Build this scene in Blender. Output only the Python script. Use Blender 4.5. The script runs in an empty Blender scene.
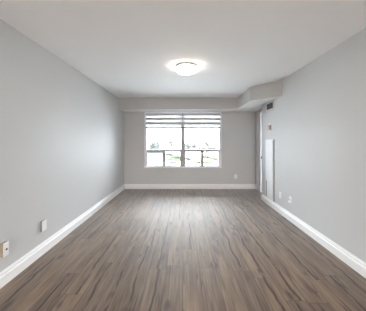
import bpy, bmesh, math, random
from mathutils import Vector, Matrix, noise
C = bpy.context.scene
COL = C.collection
PI = math.pi
random.seed(7)

# ------------------------------------------------------------ camera, world, lights, exposure
F = 200.0
cam_d = bpy.data.cameras.new('camera')
cam = bpy.data.objects.new('camera', cam_d); COL.objects.link(cam)
cam.location = (0, 0, 1.325); cam.rotation_euler = (PI/2, 0, 0)
cam_d.sensor_fit = 'HORIZONTAL'; cam_d.sensor_width = 36.0
cam_d.lens = F/366*36.0
cam_d.shift_x = -1.0/366; cam_d.shift_y = -14.0/366
cam_d.clip_start = 0.05; cam_d.clip_end = 3000
C.camera = cam

w = bpy.data.worlds.new('overcast_sky'); C.world = w; w.use_nodes = True
bg = w.node_tree.nodes['Background']
bg.inputs[0].default_value = (0.84, 0.91, 1.0, 1); 
SKY_LOW, SKY_HIGH = 17.0, 80.0      # an overcast sky is several times brighter overhead than at the horizon
_wt = w.node_tree; _tc = _wt.nodes.new('ShaderNodeTexCoord'); _sp = _wt.nodes.new('ShaderNodeSeparateXYZ'); _mr = _wt.nodes.new('ShaderNodeMapRange')
_wt.links.new(_tc.outputs['Generated'], _sp.inputs[0]); _wt.links.new(_sp.outputs[2], _mr.inputs[0])
_mr.inputs[1].default_value = 0; _mr.inputs[2].default_value = 1; _mr.inputs[3].default_value = SKY_LOW; _mr.inputs[4].default_value = SKY_HIGH
_wt.links.new(_mr.outputs[0], bg.inputs[1])

pl = bpy.data.lights.new('window_portal', 'AREA'); pl.shape = 'RECTANGLE'
pl.size = 2.16; pl.size_y = 1.56; pl.cycles.is_portal = True
po = bpy.data.objects.new('window_portal', pl); COL.objects.link(po)
po.location = (-0.028, 5.83, 1.37); po.rotation_euler = (-PI/2, 0, 0)

LAMP = 32.0         # glow of the ceiling fixture's glass
REAR_FILL = 600.0    # watts of the fill light added unseen behind the camera

vs = C.view_settings
vs.view_transform = 'Standard'; vs.look = 'None'; vs.gamma = 1; vs.exposure = 0.07
vs.use_curve_mapping = False

# ------------------------------------------------------------ helpers
def nt_new(name):
    m = bpy.data.materials.new(name); m.use_nodes = True
    return m, m.node_tree, m.node_tree.nodes['Principled BSDF']

def mat(name, col, rough=0.5, metal=0.0, var=0.03, scale=6.0, bump=0.0, bscale=200.0, spec=0.5):
    m, nt, b = nt_new(name)
    N, L = nt.nodes, nt.links
    tc = N.new('ShaderNodeTexCoord')
    nz = N.new('ShaderNodeTexNoise'); nz.inputs['Scale'].default_value = scale; nz.inputs['Detail'].default_value = 4
    L.new(tc.outputs['Object'], nz.inputs['Vector'])
    r = N.new('ShaderNodeMapRange'); r.inputs[1].default_value = 0.3; r.inputs[2].default_value = 0.7
    r.inputs[3].default_value = 1-var; r.inputs[4].default_value = 1+var
    L.new(nz.outputs['Fac'], r.inputs[0])
    mx = N.new('ShaderNodeVectorMath'); mx.operation = 'SCALE'
    mx.inputs[0].default_value = col[:3]; L.new(r.outputs[0], mx.inputs['Scale'])
    L.new(mx.outputs[0], b.inputs['Base Color'])
    b.inputs['Roughness'].default_value = rough; b.inputs['Metallic'].default_value = metal
    b.inputs['Specular IOR Level'].default_value = spec
    if bump:
        n2 = N.new('ShaderNodeTexNoise'); n2.inputs['Scale'].default_value = bscale
        L.new(tc.outputs['Object'], n2.inputs['Vector'])
        bp = N.new('ShaderNodeBump'); bp.inputs['Strength'].default_value = bump; bp.inputs['Distance'].default_value = 0.002
        L.new(n2.outputs['Fac'], bp.inputs['Height']); L.new(bp.outputs[0], b.inputs['Normal'])
    return m

def obj(name, bm, mats, parent=None, smooth=False, loc=None):
    bmesh.ops.recalc_face_normals(bm, faces=bm.faces[:])
    me = bpy.data.meshes.new(name); bm.to_mesh(me); bm.free()
    for m in (mats if isinstance(mats, (list, tuple)) else [mats]): me.materials.append(m)
    if smooth:
        for p in me.polygons: p.use_smooth = True
    o = bpy.data.objects.new(name, me); COL.objects.link(o)
    if parent: o.parent = parent
    if loc: o.location = loc
    return o

def struct(name, bm, m, parent=None, label=None):
    o = obj(name, bm, m, parent)
    if not parent: o['kind'] = 'structure'
    if label: o['label'] = label
    return o

def tag(o, label, cat, group=None, kind=None):
    o['label'] = label; o['category'] = cat
    if group: o['group'] = group
    if kind: o['kind'] = kind
    return o

def empty(name, loc=(0, 0, 0), rz=0.0):
    o = bpy.data.objects.new(name, None); COL.objects.link(o)
    o.location = loc; o.rotation_euler = (0, 0, rz); o.empty_display_size = 0.1
    return o

def copy_tree(o, parent=None):
    c = o.copy(); COL.objects.link(c)
    if parent: c.parent = parent
    for ch in [x for x in COL.objects if x.parent == o]: copy_tree(ch, c)
    return c

def box(bm, x0, x1, y0, y1, z0, z1, mi=0, bev=0.0):
    r = bmesh.ops.create_cube(bm, size=1.0)
    vsx = r['verts']
    bmesh.ops.scale(bm, vec=(abs(x1-x0), abs(y1-y0), abs(z1-z0)), verts=vsx)
    bmesh.ops.translate(bm, vec=((x0+x1)/2, (y0+y1)/2, (z0+z1)/2), verts=vsx)
    fs = list({f for v in vsx for f in v.link_faces})
    for f in fs: f.material_index = mi
    if bev:
        es = list({e for v in vsx for e in v.link_edges})
        rr = bmesh.ops.bevel(bm, geom=es, offset=bev, segments=2, affect='EDGES', profile=0.5)
        for f in rr['faces']: f.material_index = mi

def B(*a, **k):
    bm = bmesh.new(); box(bm, *a, **k); return bm

def prism(bm, pts, z0, z1, mi=0):
    lo = [bm.verts.new((p[0], p[1], z0)) for p in pts]
    hi = [bm.verts.new((p[0], p[1], z1)) for p in pts]
    n = len(pts)
    out = [bm.faces.new(lo), bm.faces.new(hi)]
    for i in range(n): out.append(bm.faces.new((lo[i], lo[(i+1) % n], hi[(i+1) % n], hi[i])))
    for f in out: f.material_index = mi
    return out

def lathe(bm, prof, n=48, mi=0, axis='Z', c=(0, 0, 0)):
    rings = []
    for (r, z) in prof:
        if r < 1e-6:
            ring = [bm.verts.new(_ax(0, 0, z, axis, c))]
        else:
            ring = [bm.verts.new(_ax(r*math.cos(2*PI*k/n), r*math.sin(2*PI*k/n), z, axis, c)) for k in range(n)]
        rings.append(ring)
    for a, b in zip(rings, rings[1:]):
        for k in range(n):
            k2 = (k+1) % n
            if len(a) == 1 and len(b) == 1: continue
            if len(a) == 1: f = bm.faces.new((a[0], b[k], b[k2]))
            elif len(b) == 1: f = bm.faces.new((a[k], a[k2], b[0]))
            else: f = bm.faces.new((a[k], a[k2], b[k2], b[k]))
            f.material_index = mi

def _ax(x, y, z, axis, c):
    if axis == 'Z': v = (x, y, z)
    elif axis == 'Y': v = (x, z, y)
    else: v = (z, x, y)
    return (v[0]+c[0], v[1]+c[1], v[2]+c[2])

def torus(bm, R, r, z, n=56, k=8, mi=0, flat=1.0):
    rings = []
    for i in range(n):
        a = 2*PI*i/n
        rings.append([bm.verts.new(((R+r*math.cos(2*PI*j/k))*math.cos(a), (R+r*math.cos(2*PI*j/k))*math.sin(a), z+flat*r*math.sin(2*PI*j/k))) for j in range(k)])
    for i in range(n):
        a, b = rings[i], rings[(i+1) % n]
        for j in range(k): bm.faces.new((a[j], a[(j+1) % k], b[(j+1) % k], b[j])).material_index = mi

# ------------------------------------------------------------ materials
WALL = mat('wall_paint', (0.53, 0.53, 0.53), 0.58, var=0.008, scale=2, bump=0.06, bscale=260, spec=0.5)
CEIL = mat('ceiling_paint', (0.86, 0.86, 0.86), 0.9, var=0.008, scale=2, bump=0.05, bscale=200, spec=0.2)
TRIM = mat('trim_paint', (0.80, 0.80, 0.80), 0.35, var=0.006)
WINW = mat('window_casing_vinyl', (0.78, 0.78, 0.82), 0.35, var=0.01)
ALU = mat('window_frame_metal', (0.36, 0.36, 0.37), 0.45, var=0.03)
PLATE = mat('outlet_plastic', (0.80, 0.80, 0.79), 0.35, var=0.01)
BEIGE = mat('beige_box_plastic', (0.34, 0.28, 0.20), 0.5, var=0.03)
SHADEB = mat('shaded_box_plastic', (0.24, 0.24, 0.25), 0.5, var=0.02)  # shade on the plate's near edge, put into the box colour
DARK = mat('dark_slot', (0.03, 0.03, 0.03), 0.6, var=0.05)
GRILLE = mat('vent_metal_dark', (0.13, 0.14, 0.11), 0.5, var=0.05)
PANEL = mat('panel_white_enamel', (0.72, 0.73, 0.74), 0.5, var=0.006)
BRONZE = mat('black_metal', (0.02, 0.02, 0.02), 0.35, metal=0.6, var=0.03)
NICKEL = mat('brushed_nickel', (0.55, 0.54, 0.52), 0.3, metal=0.9, var=0.02)
PINK = mat('thermostat_beige', (0.48, 0.36, 0.28), 0.5, var=0.02)
DOORM = mat('door_paint', (0.36, 0.36, 0.37), 0.6, var=0.01)

def floor_material():
    m, nt, b = nt_new('laminate_planks')
    N, L = nt.nodes, nt.links
    def M(op, a, bb=None, c=None):
        n = N.new('ShaderNodeMath'); n.operation = op
        for i, v in enumerate((a, bb, c)):
            if v is None: continue
            if isinstance(v, (int, float)): n.inputs[i].default_value = v
            else: L.new(v, n.inputs[i])
        return n.outputs[0]
    def comb(x, y, z=0.0):
        n = N.new('ShaderNodeCombineXYZ')
        for i, v in enumerate((x, y, z)):
            if isinstance(v, (int, float)): n.inputs[i].default_value = v
            else: L.new(v, n.inputs[i])
        return n.outputs[0]
    def nz(vec, scale, det=4, rough=0.5, dist=0.0):
        n = N.new('ShaderNodeTexNoise'); n.inputs['Scale'].default_value = scale; n.inputs['Detail'].default_value = det
        n.inputs['Roughness'].default_value = rough; n.inputs['Distortion'].default_value = dist
        L.new(vec, n.inputs['Vector']); return n.outputs['Fac']
    def mr(v, a, b_, c, d):
        n = N.new('ShaderNodeMapRange'); n.interpolation_type = 'SMOOTHSTEP'
        for i, q in enumerate((a, b_, c, d)): n.inputs[i+1].default_value = q
        L.new(v, n.inputs[0]); return n.outputs[0]
    def white(vec):
        n = N.new('ShaderNodeTexWhiteNoise'); n.noise_dimensions = '3D'; L.new(vec, n.inputs['Vector']); return n.outputs['Value']
    def mix(f, a, bb):
        n = N.new('ShaderNodeMix'); n.data_type = 'RGBA'
        L.new(f, n.inputs[0])
        for i, v in ((6, a), (7, bb)):
            if isinstance(v, tuple): n.inputs[i].default_value = v
            else: L.new(v, n.inputs[i])
        return n.outputs[2]
    PW, PLn = 0.172, 1.25
    tc = N.new('ShaderNodeTexCoord'); sx = N.new('ShaderNodeSeparateXYZ'); L.new(tc.outputs['Object'], sx.inputs[0])
    X, Y = sx.outputs[0], sx.outputs[1]
    xs = M('DIVIDE', M('ADD', X, 5.0), PW)
    row = M('FLOOR', xs); fx = M('FRACT', xs)
    off = white(comb(row, 3.3))
    ys = M('ADD', M('DIVIDE', M('ADD', Y, 10.0), PLn), off)
    colm = M('FLOOR', ys); fy = M('FRACT', ys)
    rnd = white(comb(row, colm, 1.7)); rnd2 = white(comb(row, colm, 9.1))
    # each board gets its own piece of grain
    px = M('ADD', X, M('MULTIPLY', rnd, 37.0)); py = M('ADD', Y, M('MULTIPLY', rnd2, 23.0))
    fine = nz(comb(M('MULTIPLY', px, 60.0), M('MULTIPLY', py, 3.0)), 1.0, 5, 0.6, 0.4)
    mid = nz(comb(M('MULTIPLY', px, 14.0), M('MULTIPLY', py, 1.6)), 1.0, 4, 0.55, 0.8)
    broad = nz(comb(M('MULTIPLY', px, 5.0), M('MULTIPLY', py, 0.9)), 1.0, 3, 0.5, 0.3)
    # wandering dark cracks: thin contour lines of a stretched noise
    crk = nz(comb(M('MULTIPLY', px, 7.5), M('MULTIPLY', py, 0.6)), 1.0, 3, 0.5, 0.5)
    line = mr(M('ABSOLUTE', M('SUBTRACT', crk, 0.5)), 0.004, 0.021, 1.0, 0.0)
    gate = mr(nz(comb(M('MULTIPLY', px, 3.0), M('MULTIPLY', py, 1.3)), 1.0, 2), 0.46, 0.60, 0.0, 1.0)
    crack = M('MULTIPLY', line, gate)
    # one long wandering grain line down most boards
    wv = nz(comb(M('MULTIPLY', rnd, 50.0), M('MULTIPLY', py, 2.2)), 1.0, 3, 0.6)
    x0 = M('ADD', M('ADD', 0.05, M('MULTIPLY', rnd2, 0.3)), M('MULTIPLY', wv, 0.6))
    gl = M('MULTIPLY', mr(M('ABSOLUTE', M('SUBTRACT', fx, x0)), 0.02, 0.095, 1.0, 0.0), M('GREATER_THAN', rnd, 0.3))
    gl = M('MULTIPLY', gl, mr(nz(comb(M('MULTIPLY', rnd2, 31.0), M('MULTIPLY', py, 3.5)), 1.0, 3), 0.33, 0.50, 0.25, 1.0))
    crack = M('MAXIMUM', M('MULTIPLY', crack, 0.7), gl)
    # knots
    vo = N.new('ShaderNodeTexVoronoi'); vo.inputs['Scale'].default_value = 1.0
    wob = nz(comb(M('MULTIPLY', px, 20.0), M('MULTIPLY', py, 9.0)), 1.0, 2)
    L.new(comb(M('ADD', M('MULTIPLY', px, 7.0), M('MULTIPLY', wob, 0.3)), M('ADD', M('MULTIPLY', py, 3.2), M('MULTIPLY', wob, 0.3))), vo.inputs['Vector'])
    kn = mr(vo.outputs['Distance'], 0.06, 0.28, 1.0, 0.0)
    sepc = N.new('ShaderNodeSeparateColor'); L.new(vo.outputs['Color'], sepc.inputs[0])
    kn = M('MULTIPLY', kn, M('GREATER_THAN', sepc.outputs[0], 0.62))
    tone = M('ADD', M('MULTIPLY', fine, 0.45), M('ADD', M('MULTIPLY', mid, 0.35), M('MULTIPLY', broad, 0.2)))
    ramp = N.new('ShaderNodeValToRGB'); cr = ramp.color_ramp
    cr.elements[0].position = 0.36; cr.elements[0].color = (0.080, 0.053, 0.034, 1)
    cr.elements[1].position = 0.62; cr.elements[1].color = (0.225, 0.165, 0.117, 1)
    e = cr.elements.new(0.48); e.color = (0.150, 0.106, 0.073, 1)
    L.new(tone, ramp.inputs[0])
    tint = mix(rnd2, (0.84, 0.86, 0.89, 1), (1.14, 1.12, 1.09, 1))
    mul = N.new('ShaderNodeMix'); mul.data_type = 'RGBA'; mul.blend_type = 'MULTIPLY'; mul.inputs[0].default_value = 1
    L.new(ramp.outputs[0], mul.inputs[6]); L.new(tint, mul.inputs[7])
    c = mix(M('MULTIPLY', crack, 0.95), mul.outputs[2], (0.040, 0.028, 0.021, 1))
    c = mix(M('MULTIPLY', kn, 0.82), c, (0.050, 0.040, 0.034, 1))
    ex = M('MINIMUM', fx, M('SUBTRACT', 1.0, fx)); ey = M('MINIMUM', fy, M('SUBTRACT', 1.0, fy))
    seam = M('MAXIMUM', mr(ex, 0.008, 0.028, 1.0, 0.0), mr(ey, 0.0006, 0.0030, 1.0, 0.0))
    c = mix(M('MULTIPLY', seam, 0.62), c, (0.04, 0.03, 0.024, 1))
    L.new(c, b.inputs['Base Color'])
    ro = M('ADD', 0.56, M('MULTIPLY', fine, 0.14)); L.new(ro, b.inputs['Roughness'])
    b.inputs['Specular IOR Level'].default_value = 0.22
    b.inputs['Sheen Weight'].default_value = 0.8; b.inputs['Sheen Roughness'].default_value = 0.30; b.inputs['Sheen Tint'].default_value = (0.92, 0.95, 1.0, 1)
    bp = N.new('ShaderNodeBump'); bp.inputs['Strength'].default_value = 0.25; bp.inputs['Distance'].default_value = 0.002
    L.new(M('SUBTRACT', fine, M('ADD', seam, M('MULTIPLY', crack, 0.6))), bp.inputs['Height']); L.new(bp.outputs[0], b.inputs['Normal'])
    return m
FLOOR = floor_material()

def glass_material():
    m = bpy.data.materials.new('window_glass'); m.use_nodes = True
    nt = m.node_tree; nt.nodes.clear()
    o = nt.nodes.new('ShaderNodeOutputMaterial'); mx = nt.nodes.new('ShaderNodeMixShader')
    t = nt.nodes.new('ShaderNodeBsdfTransparent'); g = nt.nodes.new('ShaderNodeBsdfGlossy')
    t.inputs[0].default_value = (0.96, 0.98, 0.97, 1); g.inputs['Roughness'].default_value = 0.02
    fr = nt.nodes.new('ShaderNodeFresnel'); fr.inputs[0].default_value = 1.45
    nt.links.new(fr.outputs[0], mx.inputs[0]); nt.links.new(t.outputs[0], mx.inputs[1]); nt.links.new(g.outputs[0], mx.inputs[2])
    nt.links.new(mx.outputs[0], o.inputs[0])
    return m
GLASS = glass_material()

def fabric(name, col, trans, hole):
    m = bpy.data.materials.new(name); m.use_nodes = True
    nt = m.node_tree; nt.nodes.clear(); N, L = nt.nodes, nt.links
    o = N.new('ShaderNodeOutputMaterial')
    d = N.new('ShaderNodeBsdfDiffuse'); d.inputs[0].default_value = (*col, 1)
    t = N.new('ShaderNodeBsdfTranslucent'); t.inputs[0].default_value = (*col, 1)
    a = N.new('ShaderNodeMixShader'); a.inputs[0].default_value = trans
    L.new(d.outputs[0], a.inputs[1]); L.new(t.outputs[0], a.inputs[2])
    h = N.new('ShaderNodeBsdfTransparent'); k = N.new('ShaderNodeMixShader'); k.inputs[0].default_value = hole
    L.new(a.outputs[0], k.inputs[1]); L.new(h.outputs[0], k.inputs[2]); L.new(k.outputs[0], o.inputs[0])
    return m
SOLIDF = fabric('blind_solid_band', (0.50, 0.50, 0.51), 0.008, 0.0)
SHEERF = fabric('blind_sheer_band', (0.85, 0.86, 0.87), 0.34, 0.0)

def emis(name, col, s):
    m, nt, b = nt_new(name)
    b.inputs['Base Color'].default_value = (0.9, 0.88, 0.84, 1); b.inputs['Roughness'].default_value = 0.35
    b.inputs['Emission Color'].default_value = (*col, 1); b.inputs['Emission Strength'].default_value = s
    return m
LGLASS = emis('lit_frosted_glass', (1.0, 0.90, 0.79), LAMP)

# ------------------------------------------------------------ room shell
XL, XR, XN = -1.67, 1.776, 2.04
YB, YN, YR = 5.60, 4.55, -5.4
H = 2.44; ZS = 2.158
T = 0.14
WX0, WX1, WZ0 = -1.112, 1.056, 0.583

bm = bmesh.new(); prism(bm, [(XL-T, YR-T), (XR+T, YR-T), (XR+T, YN), (XN+T, YN), (XN+T, YB+0.24), (XL-T, YB+0.24)], -0.12, 0.0)
struct('floor', bm, FLOOR, label='grey brown wood laminate floor with knots and dark grain')
bm = bmesh.new(); prism(bm, [(XL-T, YR-T), (XN+T, YR-T), (XN+T, YB+0.24), (XL-T, YB+0.24)], H, H+0.14)
struct('ceiling', bm, CEIL, label='smooth pale ceiling')
struct('wall_left', B(XL-T, XL, YR-T, YB+0.24, 0, H), WALL, label='light grey left wall')
bm = bmesh.new(); prism(bm, [(XR, YR-T), (XR, YN), (XN, YN), (XN+T, YN), (XN+T, YR-T)], 0, H)
struct('wall_right', bm, WALL, label='light grey right wall ending at the recess')
struct('wall_rear', B(XL, XR, YR-T, YR, 0, H), WALL)
bm = bmesh.new()
box(bm, XL, WX0, YB, YB+0.24, 0, H); box(bm, WX1, XN+T, YB, YB+0.24, 0, H)
box(bm, WX0, WX1, YB, YB+0.24, 0, WZ0); box(bm, WX0, WX1, YB, YB+0.24, ZS, H)
struct('wall_back', bm, WALL, label='grey back wall around the window')
# recess side wall with the door opening (door runs y 4.58 - 5.26)
bm = bmesh.new()
box(bm, XN, XN+T, 5.27, YB, 0, H); box(bm, XN, XN+T, YN, 5.27, 2.06, H)
struct('wall_recess', bm, WALL)
# bulkhead: paint on the faces, ceiling white below
bm = bmesh.new()
fs = prism(bm, [(XL, YB), (XL, 5.126), (1.375, 5.126), (1.35, 4.09), (XR, 3.63), (XR, YN), (XN, YN), (XN, YB)], ZS, H, 0)
fs[0].material_index = 1
struct('ceiling_bulkhead', bm, [WALL, CEIL], label='dropped bulkhead along the back wall, angled out to the right wall')

def sweep(bm, path, prof, closed=False):
    """extrude a (t, z) profile along a 2D path, t measured to the left of travel"""
    n = len(path); rings = []
    for i, p in enumerate(path):
        p = Vector(p)
        d0 = (p-Vector(path[i-1])).normalized() if i > 0 else None
        d1 = (Vector(path[i+1])-p).normalized() if i < n-1 else None
        if d0 is None: d0 = d1
        if d1 is None: d1 = d0
        n0 = Vector((-d0.y, d0.x)); n1 = Vector((-d1.y, d1.x))
        mdir = (n0+n1).normalized(); k = 1/max(0.2, mdir.dot(n0))
        rings.append([bm.verts.new((p.x+mdir.x*t*k, p.y+mdir.y*t*k, z)) for t, z in prof])
    m = len(prof)
    for a, b in zip(rings, rings[1:]):
        for j in range(m): bm.faces.new((a[j], a[(j+1) % m], b[(j+1) % m], b[j]))
    bm.faces.new(rings[0]); bm.faces.new(rings[-1])
BP = [(0, 0.0), (0.019, 0.0), (0.019, 0.090), (0.013, 0.098), (0.011, 0.104), (0.015, 0.109), (0.015, 0.116), (0.008, 0.120), (0.004, 0.136), (0, 0.136)]
def base(name, path, label):
    bm = bmesh.new(); sweep(bm, path, BP); struct(name, bm, TRIM, label=label)
base('baseboard_left', [(XL, YB-0.017), (XL, YR)], 'white baseboard along the left wall')
base('baseboard_back', [(XN, YB), (XL, YB)], 'white baseboard under the window')
base('baseboard_right', [(XR, YR), (XR, YN+0.0), (XN, YN)], 'white baseboard along the right wall')
bm = bmesh.new(); sweep(bm, [(XL+0.017, YR), (XR-0.017, YR)], BP); struct('baseboard_rear', bm, TRIM)

# ------------------------------------------------------------ window_1
win = empty('window_1', (0, YB, WZ0)); win['kind'] = 'structure'; win['label'] = 'wide window with two tall panes over four small ones'
def wpart(name, boxes, m, bev=0.003, parent=win):
    bm = bmesh.new()
    for b in boxes: box(bm, *b, bev=bev)
    bmesh.ops.translate(bm, vec=(0, -YB, -WZ0), verts=bm.verts[:])
    return obj(name, bm, m, parent)
a0, a1, z0, z1 = WX0, WX1, WZ0, ZS
y0, y1 = YB+0.02, YB+0.17
cw = 0.062
wpart('casing', [(a0, a0+cw, y0, y1, z0, z1), (a1-cw, a1, y0, y1, z0, z1), (a0+cw, a1-cw, y0, y1, z1-0.03, z1)], WINW)
wpart('sill', [(a0, a1, YB-0.012, y1, z0, z0+0.045)], WINW)
gx0, gx1 = a0+cw, a1-cw
fy0, fy1 = YB+0.05, YB+0.13
xc = (182.8-184)/35.7*1.012
zt = 1.325-(150.6-141.5)/35.2
wpart('center_mullion', [(xc-0.055, xc+0.055, fy0-0.012, fy1, z0+0.045, z1-0.03)], ALU)
wpart('transom', [(gx0, xc-0.055, fy0, fy1, zt-0.034, zt+0.034), (xc+0.055, gx1, fy0, fy1, zt-0.034, zt+0.034)], ALU)
zb = z0+0.045
for (s0, s1, xm) in ((gx0, xc-0.055, -0.570), (xc+0.055, gx1, 0.515)):
    fr = wpart('sash_frame', [(s0, s0+0.022, fy0+0.01, fy1-0.01, zb, zt-0.034), (s1-0.022, s1, fy0+0.01, fy1-0.01, zb, zt-0.034),
                         (s0+0.022, s1-0.022, fy0+0.01, fy1-0.01, zb, zb+0.022), (s0+0.022, s1-0.022, fy0+0.01, fy1-0.01, zt-0.044, zt-0.034)], ALU, 0.001)
    wpart('sash_stile', [(xm-0.044, xm+0.044, fy0+0.006, fy1-0.01, zb+0.022, zt-0.044)], ALU)
    wpart('window_pane', [(s0, s1, fy0+0.04, fy0+0.046, zt+0.034, z1-0.03)], GLASS, 0)
    wpart('window_pane', [(s0+0.022, xm-0.044, fy0+0.04, fy0+0.046, zb+0.022, zt-0.044)], GLASS, 0)
    wpart('window_pane', [(xm+0.044, s1-0.022, fy0+0.04, fy0+0.046, zb+0.022, zt-0.044)], GLASS, 0)

# ------------------------------------------------------------ zebra blinds, one per half
def zpix(y): return 1.325-(y-141.5)/35.6
def blind(x0, x1, label):
    t = empty('zebra_blind', ((x0+x1)/2, YB+0.015, ZS-0.06))
    tag(t, label, 'window blind', 'zebra blinds in the top of the window')
    def P(name, bm, m, parent=t):
        bmesh.ops.translate(bm, vec=(-t.location.x, -t.location.y, -t.location.z), verts=bm.verts[:]); return obj(name, bm, m, parent)
    bm = bmesh.new(); box(bm, x0, x1, YB-0.012, YB+0.018, ZS-0.022, ZS-0.002, bev=0.004)
    P('headrail', bm, TRIM)
    bm = bmesh.new()
    zs = [zpix(v) for v in (112.3, 113.4, 115.6, 117.8, 120.0, 122.2, 124.5, 126.4)]
    for i in range(len(zs)-1):
        box(bm, x0+0.006, x1-0.006, YB+0.006, YB+0.0085, zs[i+1], zs[i], mi=(0 if i % 2 == 1 else 1))
    P('blind_fabric', bm, [SOLIDF, SHEERF])
    P('bottom_rail', B(x0+0.004, x1-0.004, YB+0.000, YB+0.014, zpix(128.4), zpix(126.6), bev=0.003), mat('blind_rail', (0.22, 0.22, 0.225), 0.5))
blind(WX0+0.035, xc-0.006, 'white and grey banded roller blind drawn up over the left half of the window')
blind(xc+0.006, WX1-0.035, 'white and grey banded roller blind drawn up over the right half of the window')

# ------------------------------------------------------------ door_1 in the recess
d = empty('door_1', (XN, 5.26, 0)); d['kind'] = 'structure'; d['label'] = 'pale grey door in the recess at the end of the right wall'
def DP(name, bm, m, parent=d, smooth=False):
    bmesh.ops.translate(bm, vec=(-XN, -5.26, 0), verts=bm.verts[:]); return obj(name, bm, m, parent, smooth)
bm = bmesh.new(); box(bm, XN+0.004, XN+0.044, YN+0.05, 5.255, 0.012, 2.04)
for (pa, pb) in ((0.25, 0.9), (1.05, 1.88)):
    box(bm, XN-0.002, XN+0.006, YN+0.16, 5.14, pa, pb, bev=0.003)
DP('door_panel', bm, DOORM)
bm = bmesh.new()
box(bm, XN-0.04, XN, 5.27, 5.33, 0.137, 2.10, bev=0.003)
box(bm, XN-0.03, XN, YN, 5.27, 2.06, 2.10, bev=0.003)
DP('door_casing', bm, TRIM)
DP('plinth_block', B(XN-0.045, XN, 5.265, 5.582, 0, 0.136, bev=0.003), TRIM)
DP('corner_strip', B(XN-0.04, XN, 5.45, 5.55, 0.137, ZS, bev=0.003), TRIM)
bm = bmesh.new(); lathe(bm, [(0, -0.075), (0.018, -0.073), (0.026, -0.062), (0.026, -0.05), (0.012, -0.04), (0.010, -0.012), (0.027, -0.008), (0.027, 0.0), (0, 0.0)], 24, axis='X', c=(XN+0.002, 5.115, 0.915))
DP('door_knob', bm, BRONZE, smooth=True)

# ------------------------------------------------------------ ceiling light, plus an unseen copy and fill light added behind
def ceiling_light(loc, label, rear=False):
    t = empty('ceiling_light', loc); tag(t, label, 'ceiling light')
    bm = bmesh.new(); lathe(bm, [(0, 0), (0.152, 0), (0.154, -0.006), (0.150, -0.016), (0.0, -0.018)])
    obj('ceiling_pan', bm, TRIM, t, True)
    bm = bmesh.new(); lathe(bm, [(0.138, -0.018), (0.140, -0.074), (0.134, -0.086), (0.10, -0.095), (0.05, -0.099), (0, -0.100)])
    obj('glass_shade', bm, LGLASS, t, True)
    for z in (-0.024, -0.074):
        bm = bmesh.new(); torus(bm, 0.148, 0.006, z, flat=1.5); obj('trim_ring', bm, NICKEL, t, True)
    for k in range(4):
        a = k*PI/2
        bm = bmesh.new(); box(bm, 0.146-0.004, 0.146+0.004, -0.008, 0.008, -0.076, -0.016, bev=0.002)
        bmesh.ops.rotate(bm, cent=(0, 0, 0), matrix=Matrix.Rotation(a, 3, 'Z'), verts=bm.verts[:])
        obj('bracket', bm, NICKEL, t)
    return t
ceiling_light((0.037, 2.95, H), 'round flush ceiling light glowing warm white in the middle of the ceiling')
ceiling_light((0.037, -4.0, H), 'added unseen copy of the ceiling light in the rear half of the room')  # fixture copy added out of view to go with the fill light
ld = bpy.data.lights.new('rear_fill', 'AREA'); ld.shape = 'DISK'; ld.size = 0.5; ld.energy = REAR_FILL; ld.color = (1.0, 0.925, 0.87)  # fill light added out of view to brighten the room evenly
lo = bpy.data.objects.new('rear_fill', ld); COL.objects.link(lo); lo.location = (0.037, -4.0, 2.30)

# ------------------------------------------------------------ wall fittings (built facing -Y, then turned)
def turn(o, side):      # side: 'L' faces +X, 'R' faces -X, 'B' faces -Y
    o.rotation_euler = (0, 0, {'L': PI/2, 'R': -PI/2, 'B': 0}[side])

def outlet(name, loc, side, label, w_=0.07, h_=0.115, depth=0.008, boxmat=None, kind='duplex', cat='wall outlet'):
    t = empty(name, loc); tag(t, label, cat); turn(t, side)
    if boxmat:
        obj('mounting_box', B(-w_/2, w_/2, -depth+0.006, 0, -h_/2, h_/2, bev=0.001), boxmat, t)
    bm = B(-w_/2, w_/2, -depth, -depth+0.006 if boxmat else 0, -h_/2, h_/2, bev=0.0025); obj('cover_plate', bm, PLATE, t)
    if kind == 'duplex':
        for zc in (0.021, -0.021):
            r = obj('receptacle', B(-0.016, 0.016, -depth-0.003, -depth+0.001, zc-0.014, zc+0.014, bev=0.002), PLATE, t)
            bm = bmesh.new()
            for sxx in (-0.006, 0.006): box(bm, sxx-0.001, sxx+0.001, -depth-0.0036, -depth-0.002, zc-0.003, zc+0.006)
            box(bm, -0.002, 0.002, -depth-0.0036, -depth-0.002, zc-0.010, zc-0.007)
            obj('socket_slots', bm, DARK, r)
    elif kind == 'blank':
        for zc in (0.042, -0.042):
            bm = bmesh.new(); lathe(bm, [(0.0035, 0.001), (0.003, -0.0015), (0, -0.002)], 12, axis='Y', c=(0, -depth, zc)); obj('screw', bm, NICKEL, t)
    elif kind == 'jack':
        bm = bmesh.new(); lathe(bm, [(0.009, 0.0), (0.008, -0.006), (0.006, -0.008), (0, -0.008)], 20, axis='Y', c=(0, -depth, 0.0)); obj('cable_jack', bm, DARK, t)
    return t
def ly(px): return -XL*F/(184-px)
def ry(px): return XR*F/(px-184)
outlet('wall_outlet', (XL, 1.840, 0.335), 'L', 'white outlet plate on a thick beige box, nearest on the left wall', 0.055, 0.125, 0.036, BEIGE, 'jack')
outlet('wall_plate', (XL, 2.362, 0.335), 'L', 'blank white plate with shade painted on its edge, farther along the left wall', 0.075, 0.122, 0.022, SHADEB, 'blank', 'wall plate')
outlet('wall_outlet', (1.445, YB, 0.345), 'B', 'small white outlet on the back wall right of the window', 0.08, 0.12, 0.008)
outlet('wall_plate', (XR, ry(280.4), 0.335), 'R', 'plain white wall plate on the right wall near the tall white panel', 0.07, 0.118, 0.008, None, 'blank', 'wall plate')
t = outlet('wall_outlet', (XR, ry(290.6), 0.350), 'R', 'white wall plate with a dark jack, nearest on the right wall', 0.07, 0.118, 0.008, None, 'jack')
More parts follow.
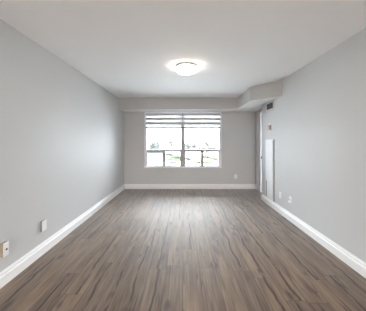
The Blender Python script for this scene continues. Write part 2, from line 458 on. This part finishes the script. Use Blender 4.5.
bm = bmesh.new(); lathe(bm, [(0.020, 0.0), (0.020, -0.022), (0.016, -0.026), (0, -0.026)], 24, axis='Y', c=(0, -0.008, -0.030)); obj('round_plug', bm, PLATE, t, True)

# tall white access panel
ya, yb = ry(274.0), ry(266.0)
t = empty('access_panel', (XR, (ya+yb)/2, 0.137)); tag(t, 'tall narrow white access panel standing on the right wall baseboard', 'access panel'); turn(t, 'R')
hw = (yb-ya)/2; ph = 1.365-0.137
obj('panel_frame', B(-hw, hw, -0.012, 0, 0, ph, bev=0.002), PANEL, t)
obj('panel_door', B(-hw+0.02, hw-0.02, -0.022, -0.012, 0.02, ph-0.02, bev=0.003), PANEL, t)
obj('edge_shadow', B(hw-0.001, hw+0.013, -0.009, 0, 0, ph, bev=0.001), mat('edge_shadow_grey', (0.11, 0.11, 0.115), 0.6), t)  # shadow along the panel's near edge, drawn as a dark strip
obj('door_slot', B(-hw+0.064, -hw+0.090, -0.0235, -0.0215, 0.03, 0.36), mat('slot_grey', (0.10, 0.10, 0.10), 0.6), t)
# thermostat
t = empty('thermostat', (XR, ry(270.0), 1.625)); tag(t, 'small beige thermostat on the right wall above the tall white panel', 'thermostat'); turn(t, 'R')
obj('back_plate', B(-0.055, 0.055, -0.006, 0, -0.066, 0.066, bev=0.002), PLATE, t)
obj('thermostat_body', B(-0.048, 0.048, -0.028, -0.006, -0.058, 0.045, bev=0.005), PINK, t)
obj('display_window', B(-0.026, 0.026, -0.0295, -0.0275, -0.008, 0.022, bev=0.001), mat('thermostat_screen', (0.25, 0.24, 0.22), 0.3), t)
# air vent
t = empty('air_vent', (XR, ry(270.0), 2.055)); tag(t, 'white framed air vent with dark louvres high on the right wall', 'air vent'); turn(t, 'R')
vw, vh = 0.185, 0.092
bm = bmesh.new()
fwv = 0.032
box(bm, -vw, vw, -0.012, 0, vh-fwv, vh, bev=0.002); box(bm, -vw, vw, -0.012, 0, -vh, -vh+fwv, bev=0.002)
box(bm, -vw, -vw+fwv, -0.012, 0, -vh+fwv, vh-fwv, bev=0.002); box(bm, vw-fwv, vw, -0.012, 0, -vh+fwv, vh-fwv, bev=0.002)
obj('vent_frame', bm, PANEL, t)
obj('vent_backing', B(-vw+fwv, vw-fwv, -0.003, 0, -vh+fwv, vh-fwv), DARK, t)
for k in range(6):
    zc = -vh+fwv+0.012+k*(2*(vh-fwv)-0.024)/5
    bm = B(-vw+fwv, vw-fwv, -0.010, -0.002, -0.0018, 0.0018)
    bmesh.ops.rotate(bm, cent=(0, -0.006, 0), matrix=Matrix.Rotation(0.6, 3, 'X'), verts=bm.verts[:])
    bmesh.ops.translate(bm, vec=(0, 0, zc), verts=bm.verts[:])
    obj('louvre', bm, GRILLE, t)

# ------------------------------------------------------------ outdoors, seen through the window
GZ = -9.0
def wx(px, D): return (px-184)*D/F
def gD(py): return (1.325-GZ)*F/(py-141.5)
bm = bmesh.new(); prism(bm, [(-900, 12), (900, 12), (900, 1500), (-900, 1500)], GZ-0.5, GZ)
tag(struct('ground', bm, mat('asphalt_lot', (0.48, 0.48, 0.48), 0.9, var=0.1, scale=0.1, spec=0.0)), 'pale parking lot and ground beyond the window', 'ground')
GRASS = mat('grass', (0.022, 0.03, 0.014), 0.95, var=0.25, scale=0.4, spec=0.0)
def lawn(pts, label):
    bm = bmesh.new(); prism(bm, pts, GZ-0.02, GZ+0.05); o = struct('lawn', bm, GRASS); tag(o, label, 'lawn')
lawn([(wx(184, 93), 93), (wx(212, 93), 93), (wx(215, 108), 108), (wx(184, 100), 100)], 'green verge below the right half of the window')
lawn([(wx(165, 104), 104), (wx(182, 104), 104), (wx(182, 125), 125), (wx(166, 125), 125)], 'green lawn strip beyond the second small pane')
BARK = mat('bark', (0.03, 0.025, 0.02), 0.9, var=0.2, spec=0.0)
LEAVES = [mat('leaves_%s' % n, c, 0.85, var=0.3, scale=1.2) for n, c in (('grey_green', (0.024, 0.027, 0.024)), ('green', (0.015, 0.022, 0.011)), ('yellow_green', (0.025, 0.028, 0.012)))]
def tree(px, D, top_py, wid, li, label, seed):
    rr = random.Random(seed)
    h = 1.325-(top_py-141.5)*D/F-GZ
    t = empty('tree', (wx(px, D), D, GZ)); tag(t, label, 'tree', 'trees outside the window')
    bm = bmesh.new(); lathe(bm, [(0.028*h, -0.1), (0.02*h, 0.1*h), (0.014*h, 0.5*h), (0.004*h, 0.8*h)], 10)
    for k in range(4):
        a = rr.random()*6.28; z = h*(0.32+0.1*k); q = Vector((math.cos(a)*wid*0.3, math.sin(a)*wid*0.3, z+0.22*h))
        p = Vector((0, 0, z)); dr = (q-p); s = dr.orthogonal().normalized(); u = dr.cross(s).normalized()
        ra = [bm.verts.new(p+(s*math.cos(j*PI/3)+u*math.sin(j*PI/3))*0.01*h) for j in range(6)]
        rb = [bm.verts.new(q+(s*math.cos(j*PI/3)+u*math.sin(j*PI/3))*0.004*h) for j in range(6)]
        for j in range(6): bm.faces.new((ra[j], ra[(j+1) % 6], rb[(j+1) % 6], rb[j]))
    obj('trunk', bm, BARK, t)
    bm = bmesh.new()
    for k in range(520):
        # leaf clumps spread over a few lobes
        lobe = rr.randrange(6); la = lobe*1.05
        cz = h*(0.52+0.3*((lobe*7 % 6)/6)); cx = math.cos(la)*wid*0.24; cy = math.sin(la)*wid*0.24
        v = Vector((rr.gauss(0, 1), rr.gauss(0, 1), rr.gauss(0, 1))).normalized()*(rr.random()**0.4)
        c = Vector((cx+v.x*wid*0.27, cy+v.y*wid*0.27, min(h*0.97, cz+v.z*h*0.19)))
        s = wid*0.045*(0.6+rr.random())
        n = Vector((rr.gauss(0, 1), rr.gauss(0, 1), rr.gauss(0, 1))).normalized(); o1 = n.orthogonal().normalized()*s; o2 = n.cross(o1).normalized()*s
        vv = [bm.verts.new(c+o1*math.cos(j*PI/2.5)+o2*math.sin(j*PI/2.5)+n*s*0.25*(j % 2)) for j in range(5)]
        bm.faces.new(vv)
    obj('foliage', bm, LEAVES[li], t)
tree(152.5, 150, 138.5, 8, 0, 'grey green tree at the left edge of the window view', 1)
tree(157.0, 175, 139.5, 8, 0, 'grey green tree right behind the left pane\'s first tree', 2)
tree(171.5, 160, 137.0, 7, 0, 'tall loose tree rising left of the centre mullion', 3)
tree(188.5, 170, 141.0, 8, 0, 'low dark tree just right of the centre mullion', 4)
tree(194.0, 210, 142.0, 10, 0, 'distant low tree behind the houses on the right', 5)
tree(207.0, 185, 139.5, 7, 0, 'slender distant tree in the right half of the window', 6)
tree(169.5, 112, 152.0, 5.5, 1, 'small green tree in the second small pane', 7)
tree(175.5, 104, 154.5, 6.5, 1, 'round green tree beside the centre mullion', 8)
tree(207.0, 96, 153.5, 4.5, 2, 'yellow green tree in the last small pane', 9)
tree(214.0, 90, 156.0, 4.5, 2, 'yellow green tree at the right edge of the window', 10)
tree(188.0, 100, 156.5, 3.0, 1, 'little green tree behind the parked cars', 11)

def house(px0, px1, D, top_py, roofm, wallm, label, depth=10, flat=False):
    x0, x1 = wx(px0, D), wx(px1, D); ztop = 1.325-(top_py-141.5)*D/F-GZ
    t = empty('house', ((x0+x1)/2, D, GZ)); hw = (x1-x0)/2; tag(t, label, 'building', 'low buildings outside the window')
    wh = ztop*(0.9 if flat else 0.58)
    obj('building_wall', B(-hw, hw, 0, depth, 0, wh), wallm, t)
    bm = bmesh.new()
    if flat: box(bm, -hw-0.3, hw+0.3, -0.3, depth+0.3, wh, ztop)
    else:
        vsx = [bm.verts.new(p) for p in ((-hw-.5, -.5, wh), (hw+.5, -.5, wh), (hw+.5, depth+.5, wh), (-hw-.5, depth+.5, wh), (-hw+1.5, depth/2, ztop), (hw-1.5, depth/2, ztop))]
        for f in ((0, 1, 2, 3), (0, 1, 5, 4), (2, 3, 4, 5), (1, 2, 5), (3, 0, 4)): bm.faces.new([vsx[i] for i in f])
    obj('roof', bm, roofm, t)
    n = max(2, int(hw*2/3.2))
    for i in range(n):
        xx = -hw+(i+0.5)*2*hw/n
        wf = obj('house_window', B(xx-0.65, xx+0.65, -0.06, 0.0, wh*0.35, wh*0.35+1.2), HW, t)
    obj('house_door', B(-0.5, 0.5, -0.05, 0.0, 0, min(2.1, wh*0.8)), HD, t)
HW = mat('house_glass', (0.03, 0.03, 0.035), 0.2, spec=0.0); HD = mat('house_door_paint', (0.25, 0.12, 0.09), 0.5)
RG = mat('grey_shingles', (0.011, 0.012, 0.013), 0.9, var=0.1, scale=1, spec=0.0); RB = mat('brown_shingles', (0.024, 0.02, 0.019), 0.9, var=0.1, scale=1, spec=0.0)
WWH = mat('white_siding', (0.3, 0.3, 0.3), 0.8, spec=0.0); WBR = mat('red_brick', (0.03, 0.022, 0.021), 0.9, var=0.15, scale=3, spec=0.0)
house(146.5, 161.5, 128, 150.6, RG, WWH, 'long low white building with a dark grey roof in the first small pane')
house(184, 196, 230, 146.0, RB, WBR, 'brown roofed brick house far off right of the centre mullion')
house(198, 216, 240, 146.5, RB, WBR, 'wide brick house far off in the right half of the window')
house(160, 168, 215, 146.3, RB, WWH, 'small distant house between the trees in the left half of the window')
house(149, 158, 235, 146.0, RG, WBR, 'distant brick house at the left edge of the window view')

def car(paint, label, x, y, rz):
    t = empty('car', (x, y, GZ), rz); tag(t, label, 'car', 'cars parked outside')
    bm = bmesh.new()
    prof = [(-2.2, 0.3), (2.2, 0.3), (2.25, 0.7), (2.0, 0.88), (1.1, 0.97), (0.45, 1.42), (-1.1, 1.44), (-1.75, 1.0), (-2.2, 0.92), (-2.28, 0.6)]
    a = [bm.verts.new((p[0], -0.88 if p[1] < 1.1 else -0.70, p[1])) for p in prof]; b_ = [bm.verts.new((p[0], 0.88 if p[1] < 1.1 else 0.70, p[1])) for p in prof]
    bm.faces.new(a); bm.faces.new(b_)
    for i in range(len(prof)):
        j = (i+1) % len(prof); bm.faces.new((a[i], a[j], b_[j], b_[i]))
    obj('body', bm, paint, t)
    for s in (-1, 1):
        bm = bmesh.new()
        q = [(-1.5, 1.03), (0.95, 1.03), (0.4, 1.36), (-1.05, 1.38)]
        bm.faces.new([bm.verts.new((p[0], s*(0.875 if p[1] < 1.1 else 0.735), p[1])) for p in q])
        obj('car_window', bm, HW, t)
    for sx in (-1.4, 1.4):
        for sy in (-0.82, 0.82):
            bm = bmesh.new(); lathe(bm, [(0, -0.1), (0.3, -0.1), (0.33, -0.06), (0.33, 0.06), (0.3, 0.1), (0, 0.1)], 20, axis='Y', c=(sx, sy, 0.33)); obj('wheel', bm, DARK, t)
CP = [mat('car_paint_%s' % n, c, 0.4, var=0.01, spec=0.15) for n, c in (('dark', (0.012, 0.013, 0.016)), ('silver', (0.05, 0.051, 0.053)), ('red', (0.05, 0.012, 0.01)))]
car(CP[0], 'dark car in the third small pane', wx(190, 106), 106, 0.1)
car(CP[1], 'silver car right of the dark car', wx(196, 112), 112, 0.05)
car(CP[2], 'dull red car at the right of the third small pane', wx(199.5, 98), 98, 1.3)
car(CP[0], 'dark car at the foot of the second small pane', wx(173.5, 92), 92, 0.0)
